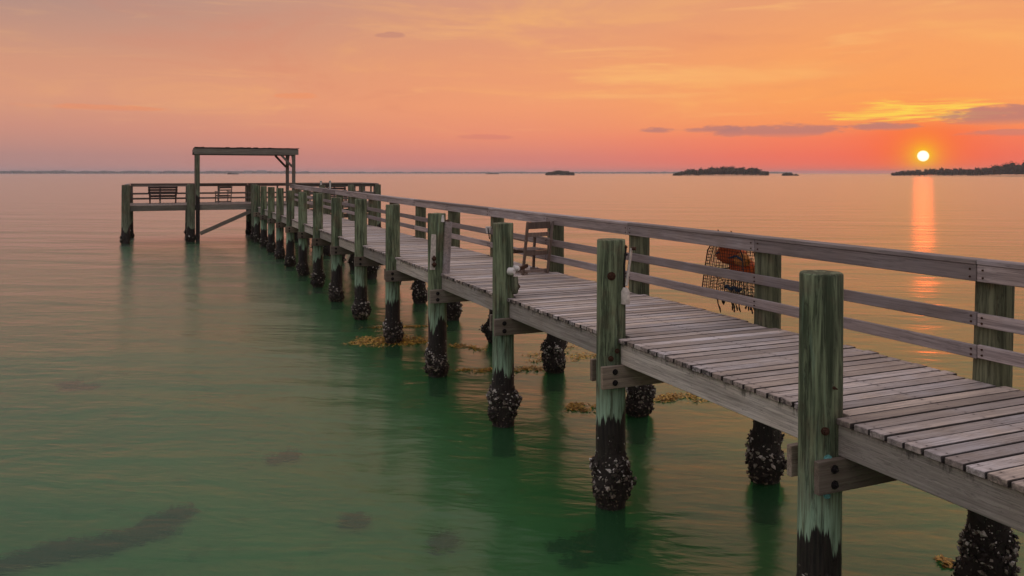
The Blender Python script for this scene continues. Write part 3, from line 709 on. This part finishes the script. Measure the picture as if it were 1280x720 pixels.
fr_ = MB()
for v in (0, .5, 1):
    lp = [trap_pt(-1, v, -1), trap_pt(1, v, -1), trap_pt(1, v, 1), trap_pt(-1, v, 1), trap_pt(-1, v, -1)]
    for a, b in zip(lp, lp[1:]): fr_.tube([a, b], .009, 6)
for us in (-1, 1):
    for sd in (-1, 1): fr_.tube([trap_pt(us, v, sd) for v in (0, .5, .9, 1)], .009, 6)
fr_.build('frame', 'trap_wire', t)
def float_(c, r, h, mt):
    b = MB(); pts = []; rad = []
    for q in range(9):
        f = q/8; pts.append(Vector(c)+Vector((0, (f-.5)*h, .03*math.sin(f*3)))); rad.append(r*max(.25, math.sin(math.pi*(.12+.76*f))**.6))
    return b.tube(pts, rad, 14).build('float', mt, t)
float_((-.06, .04, 2.54), .135, .46, 'orange'); float_((-.10, -.21, 2.50), .085, .2, 'orange2'); float_((.04, -.06, 2.40), .11, .42, 'orange')
MB().tube([Vector((-.17, .20-.5*q/10, 2.575+.02*math.sin(q)-.03*q/10)) for q in range(11)], .014, 6).build('rope', 'blue', t)
MB().tube([Vector((-.19, .0-.3*q/8, 2.17+.02*math.sin(q*1.7))) for q in range(9)], .022, 6).build('rope', 'blue', t)
nt = MB()
for _ in range(320):
    a = Vector((random.uniform(-.17, .17), random.uniform(-.36, .36), random.uniform(2.05, 2.34)))
    nt.blob(a, (.012, .012, .012), None, .4)
ob = nt.build('bait_scraps', 'straw', t); ob['kind'] = 'stuff'
fg = MB()
for q in range(34):
    y = random.uniform(-.40, .42); ln_ = random.uniform(.04, .17)*(1.3 if y > .1 else 1)
    pts = [Vector((random.uniform(-.2, .2), y+random.uniform(-.02, .02)*j, 2.04-ln_*j/4)) for j in range(5)]
    pts = [Vector((pts[0].x+.01*j, pts[0].y+random.uniform(-.02, .02), pts[j].z)) for j in range(5)]
    fg.tube(pts, [.006, .011, .007, .012, .006], 5)
    if q % 2: fg.blob(pts[-1], (.018, .018, .025))
ob = fg.build('trailing_net', 'trap_wire', t); ob['kind'] = 'stuff'
for yy in (-.12, .14): MB().tube([(-.04, yy, 2.66), (-.12, yy, 2.78), (-.2, yy, 2.88)], .007, 6).build('hanging_cord', 'trap_wire', t)

# ------------------------------------------------------------------ weed on the water, grass on the bed
def weed(x, y, sx, sy, n, label, rz=0.):
    t_ = MB(); k0 = max(4, n//60); cl = [(random.gauss(0, .45), random.gauss(0, .45)) for _ in range(k0)]
    for _ in range(n):
        c = random.choice(cl); u = c[0]+random.gauss(0, .16); v = c[1]+random.gauss(0, .2)
        a = random.uniform(0, 6.28); s_ = random.uniform(.016, .042); z = random.uniform(.002, .022)
        px, py = u*sx, v*sy; e = Vector((math.cos(a), math.sin(a), random.uniform(-.25, .5)))*s_*1.7; f = Vector((-math.sin(a), math.cos(a), random.uniform(-.2, .3)))*s_*.5
        p = Vector((px, py, z)); t_.add([p-e*.5, p+f, p+e, p-f], [(0, 1, 2, 3)])
    ob = t_.build('floating_seaweed', 'weed', None, (x, y, 0)); ob.rotation_euler.z = R(rz); ob['kind'] = 'stuff'
    return tag(ob, label, 'seaweed')
weed(-.05, 17.1, .85, .5, 1800, 'widest yellow-brown seaweed mat, wrapped around the foot of a plain green piling', -15)
weed(1.42, 11.15, .32, .22, 420, 'dense golden seaweed clump floating between two pilings below the rod holder')
weed(3.0, 11.05, .75, .32, 700, 'loose trail of golden seaweed bits floating beyond the pier under the deck edge', 10)
weed(1.25, 13.8, .8, .22, 800, 'thin brown seaweed line under the deck between pipe-clamp piling and timber-lashed piling', -12)
weed(1.35, 15.7, .4, .5, 260, 'small brown seaweed patch near the biggest oyster clump')
weed(2.7, 14.3, .9, .45, 600, 'scattered seaweed bits floating past the railing-side pilings', 15)
weed(2.22, 5.38, .16, .10, 120, 'tiny lone seaweed tuft beside an oyster-crusted piling')
weed(.6, 18.6, 1.1, .25, 300, 'faint strand of seaweed drifting under the middle of the pier', -14)
def grass(x, y, sx, sy, n, label, rz=0.):
    t_ = MB(); cl = [(random.gauss(0, .5), random.gauss(0, .42), random.uniform(.1, .26)) for _ in range(max(3, n//120))]
    for _ in range(n):
        c = random.choice(cl); u = c[0]+random.gauss(0, c[2]); v = c[1]+random.gauss(0, c[2]); a = random.uniform(0, 6.28); h_ = random.uniform(.05, .22)
        p = Vector((u*sx, v*sy, 0)); f = Vector((math.cos(a), math.sin(a), 0))*.012; l = Vector((random.uniform(-.12, .12), random.uniform(-.12, .12), h_))
        t_.add([p-f*1.6, p+f*1.6, p+f+l*.6, p+l*1.2, p-f+l*.6], [(0, 1, 2, 3, 4)])
    ob = t_.build('seagrass', 'grass', None, (x, y, -1.2)); ob.rotation_euler.z = R(rz); ob['kind'] = 'stuff'
    return tag(ob, label, 'seagrass')
grass(-5.45, 9.9, .62, .17, 3000, 'long dark seagrass streak under the open green shallows', 9)
grass(-4.5, 10.25, .36, .16, 1500, 'dark seagrass patch at the pier-side end of the long streak', 30)
grass(-2.92, 11.75, .11, .15, 420, 'small round seagrass spot alone under open green water beyond the long streak')
grass(-2.41, 9.45, .15, .13, 500, 'small dark seagrass clump midway between the long streak and the pilings')
grass(-1.62, 8.57, .17, .12, 500, 'faint seagrass clump a step from the piling with the white rod holder')
grass(.0, 7.9, .5, .3, 1500, 'dark blades standing in for shadow and reflection around the foot of the piling with the white rod holder')  # dark patch added to imitate the piling's shadow and reflection, not a weed bed
grass(-6.1, 16.8, .45, .3, 380, 'pale smudge of seagrass out in open water off the platform side')

# ------------------------------------------------------------------ mangrove islands
def island(azs, dist, hts, label, name='mangrove_island', leaf=1.3):
    a0, a1 = azs; c_ = R((a0+a1)/2); ctr = Vector((CAM.x+dist*math.sin(c_), CAM.y+dist*math.cos(c_), 0)); L = dist*R(a1-a0); Wd = max(12., L*.28)
    t_ = thing(name, label, 'island', ctr, -c_)
    n = max(6, int(L/5)); hull = MB(); lv = MB()
    def prof(u):
        f = u*(len(hts)-1); i = min(int(f), len(hts)-2); return hts[i]+(hts[i+1]-hts[i])*(f-i)
    md = MB(); ring = [(L*.5*math.cos(a)*(1+.02*math.sin(5*a)), Wd*.55*math.sin(a)) for a in np.linspace(0, 6.2832, 40, False)]
    md.add([(x, y, -1.) for x, y in ring]+[(x*.985, y*.97, .25) for x, y in ring], [(i, (i+1) % 40, 40+(i+1) % 40, 40+i) for i in range(40)]+[tuple(range(40, 80))])
    md.build('mud_bank', 'mud', t_)
    for i in range(n*3):
        u = (i+random.random())/(n*3); x = (u-.5)*L*.97; yw = Wd*.42*math.sqrt(max(0, 1-(2*u-1)**2)); y = random.uniform(-yw, yw)
        H_ = prof(u)*random.uniform(.72, 1.06)*(1 if abs(y) < yw*.6 else .85); rr_ = random.uniform(3., 6.)*min(1., max(.35, H_/9.))
        vs = []
        for a in range(6):
            for b in range(3):
                th_ = a*math.pi/3+b*.5; ph_ = (.05, .55, 1.15)[b]
                vs.append((x+rr_*math.cos(th_)*math.cos(ph_), y+rr_*math.sin(th_)*math.cos(ph_), H_*(.15 if b == 0 else .62 if b == 1 else .92)))
        vs.append((x, y, H_*.97)); fs = []
        for a in range(6):
            a2 = (a+1) % 6
            for b in range(2): fs.append((a*3+b, a2*3+b, a2*3+b+1, a*3+b+1))
            fs.append((a*3+2, a2*3+2, 18))
        hull.add(vs, fs)
        for _ in range(34):
            th_ = random.uniform(0, 6.28); q = random.random(); hz = H_*(.12+.95*q)
            rad = rr_*1.12*math.sqrt(max(.05, 1-max(0, (q-.45)/.55)**2))
            p = Vector((x+rad*math.cos(th_), y+rad*math.sin(th_), min(hz, H_*1.08))); s_ = leaf*random.uniform(.35, .9)
            e = Vector((random.gauss(0, 1), random.gauss(0, 1), random.gauss(0, .7))).normalized()*s_; f = e.orthogonal().normalized()*s_*.7
            lv.add([p-e, p+f, p+e, p-f], [(0, 1, 2, 3)])
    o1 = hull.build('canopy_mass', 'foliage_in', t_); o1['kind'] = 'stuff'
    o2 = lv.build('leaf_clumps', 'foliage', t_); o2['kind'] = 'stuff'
    return t_
island((25.41, 27.42), 1250, (4, 7, 8, 8, 7, 4.5), 'small dark mangrove islet on the horizon alone, short and rounded')
island((34.14, 40.57), 1150, (3, 7, 9, 10, 11.5, 12, 12, 11.5, 11.5, 10, 6), 'long low mangrove island on the horizon with water on both sides')
island((41.38, 42.0), 1150, (2.5, 4.5, 3.2), 'tiny mangrove clump just off the tip of the long island', leaf=.9)
island((42.1, 42.35), 1160, (1., 2.4, 1.), 'tiniest mangrove tuft, outermost beside the long island', leaf=.6)
island((47.79, 62.), 1200, (4, 7, 8.5, 10, 9.5, 9.5, 14, 17, 18, 17, 18.5, 18, 17, 18, 17, 14), 'dark wooded mangrove shore below the setting sun')
island((3.81, 4.51), 2300, (2.4, 5., 3.0, 2.6, 2.), 'low dark islet on the far water beyond the roofed platform', leaf=1.2)
island((21.2, 22.15), 2600, (1.6, 3.4, 3.0, 2.), 'thin sliver of an islet on the horizon beyond the railing', leaf=1.2)

# far shore, one hazy mass of trees
fs_ = MB()
def shore(a0, a1, d0, hmax, step=.012):
    a = a0
    while a < a1:
        big = .55+.45*math.sin(a*1.9+1.)*math.sin(a*.83)+.25*math.sin(a*5.1)
        hh = hmax*(.72+.28*max(0, big))*random.uniform(.7, 1.1); d = d0+random.uniform(-60, 60); x = CAM.x+d*math.sin(R(a)); y = d*math.cos(R(a))
        r_ = random.uniform(9, 22)
        b_ = [(x+r_*math.cos(t)*k_, y+r_*math.sin(t)*k_, z) for z, k_ in ((-.5, 1.), (hh*.7, 1.), (hh, .55)) for t in np.linspace(0, 6.2832, 6, False)]
        fs_.add(b_, [(i*6+j, i*6+(j+1) % 6, (i+1)*6+(j+1) % 6, (i+1)*6+j) for i in range(2) for j in range(6)]+[tuple(range(12, 18))], True)
        a += step*random.uniform(.6, 1.6)*6
shore(-24, 9, 5600, 17); shore(-24, 9, 5800, 19); shore(8, 42, 6900, 15)
ob = fs_.build('far_shore', 'farwood'); tag(ob, 'hazy line of trees along the far shore on the horizon', 'shore', kind='stuff')
def block(a, d, wd, ht, label):
    t_ = thing('far_building', label, 'building', (CAM.x+d*math.sin(R(a)), d*math.cos(R(a)), 0), R(-a))
    MB().box((0, 0, ht/2), (wd, 18, ht), None, .3).build('wall', 'concrete', t_)
    MB().box((0, 0, ht+.8), (wd*.9, 15, 1.6), None, .2).build('roof', 'concrete', t_)
    for f in range(int(ht//4)):
        MB().box((0, -9.05, 2.4+f*4), (wd*.92, .3, 1.8), None, .05).build('window', 'window', t_)
block(-.6, 5450, 34, 15, 'pale low building alone on the far shore outside the roof frame')
block(5.1, 5450, 46, 18, 'pale block on the far shore framed by the platform roof')
block(6.0, 5450, 60, 20, 'widest pale block on the far shore framed by the platform roof')

# ------------------------------------------------------------------ haze
hz = MB().add([(-7500, -7500, -2.4), (7500, -7500, -2.4), (7500, 7500, -2.4), (-7500, 7500, -2.4), (-7500, -7500, 24), (7500, -7500, 24), (7500, 7500, 24), (-7500, 7500, 24)],
    [(3, 2, 1, 0), (4, 5, 6, 7), (0, 1, 5, 4), (1, 2, 6, 5), (2, 3, 7, 6), (3, 0, 4, 7)])
m, k, o = mat('haze_air'); pv = k.new('ShaderNodeVolumePrincipled'); pv.inputs['Color'].default_value = (.80, .80, .92, 1); pv.inputs['Density'].default_value = 1.3e-4; pv.inputs['Anisotropy'].default_value = .45
k.l.new(pv.outputs[0], o.inputs['Volume']); M['haze'] = m
ob = hz.build('haze', 'haze'); ob['kind'] = 'stuff'; tag(ob, 'thin warm haze over the bay', 'haze', kind='stuff')
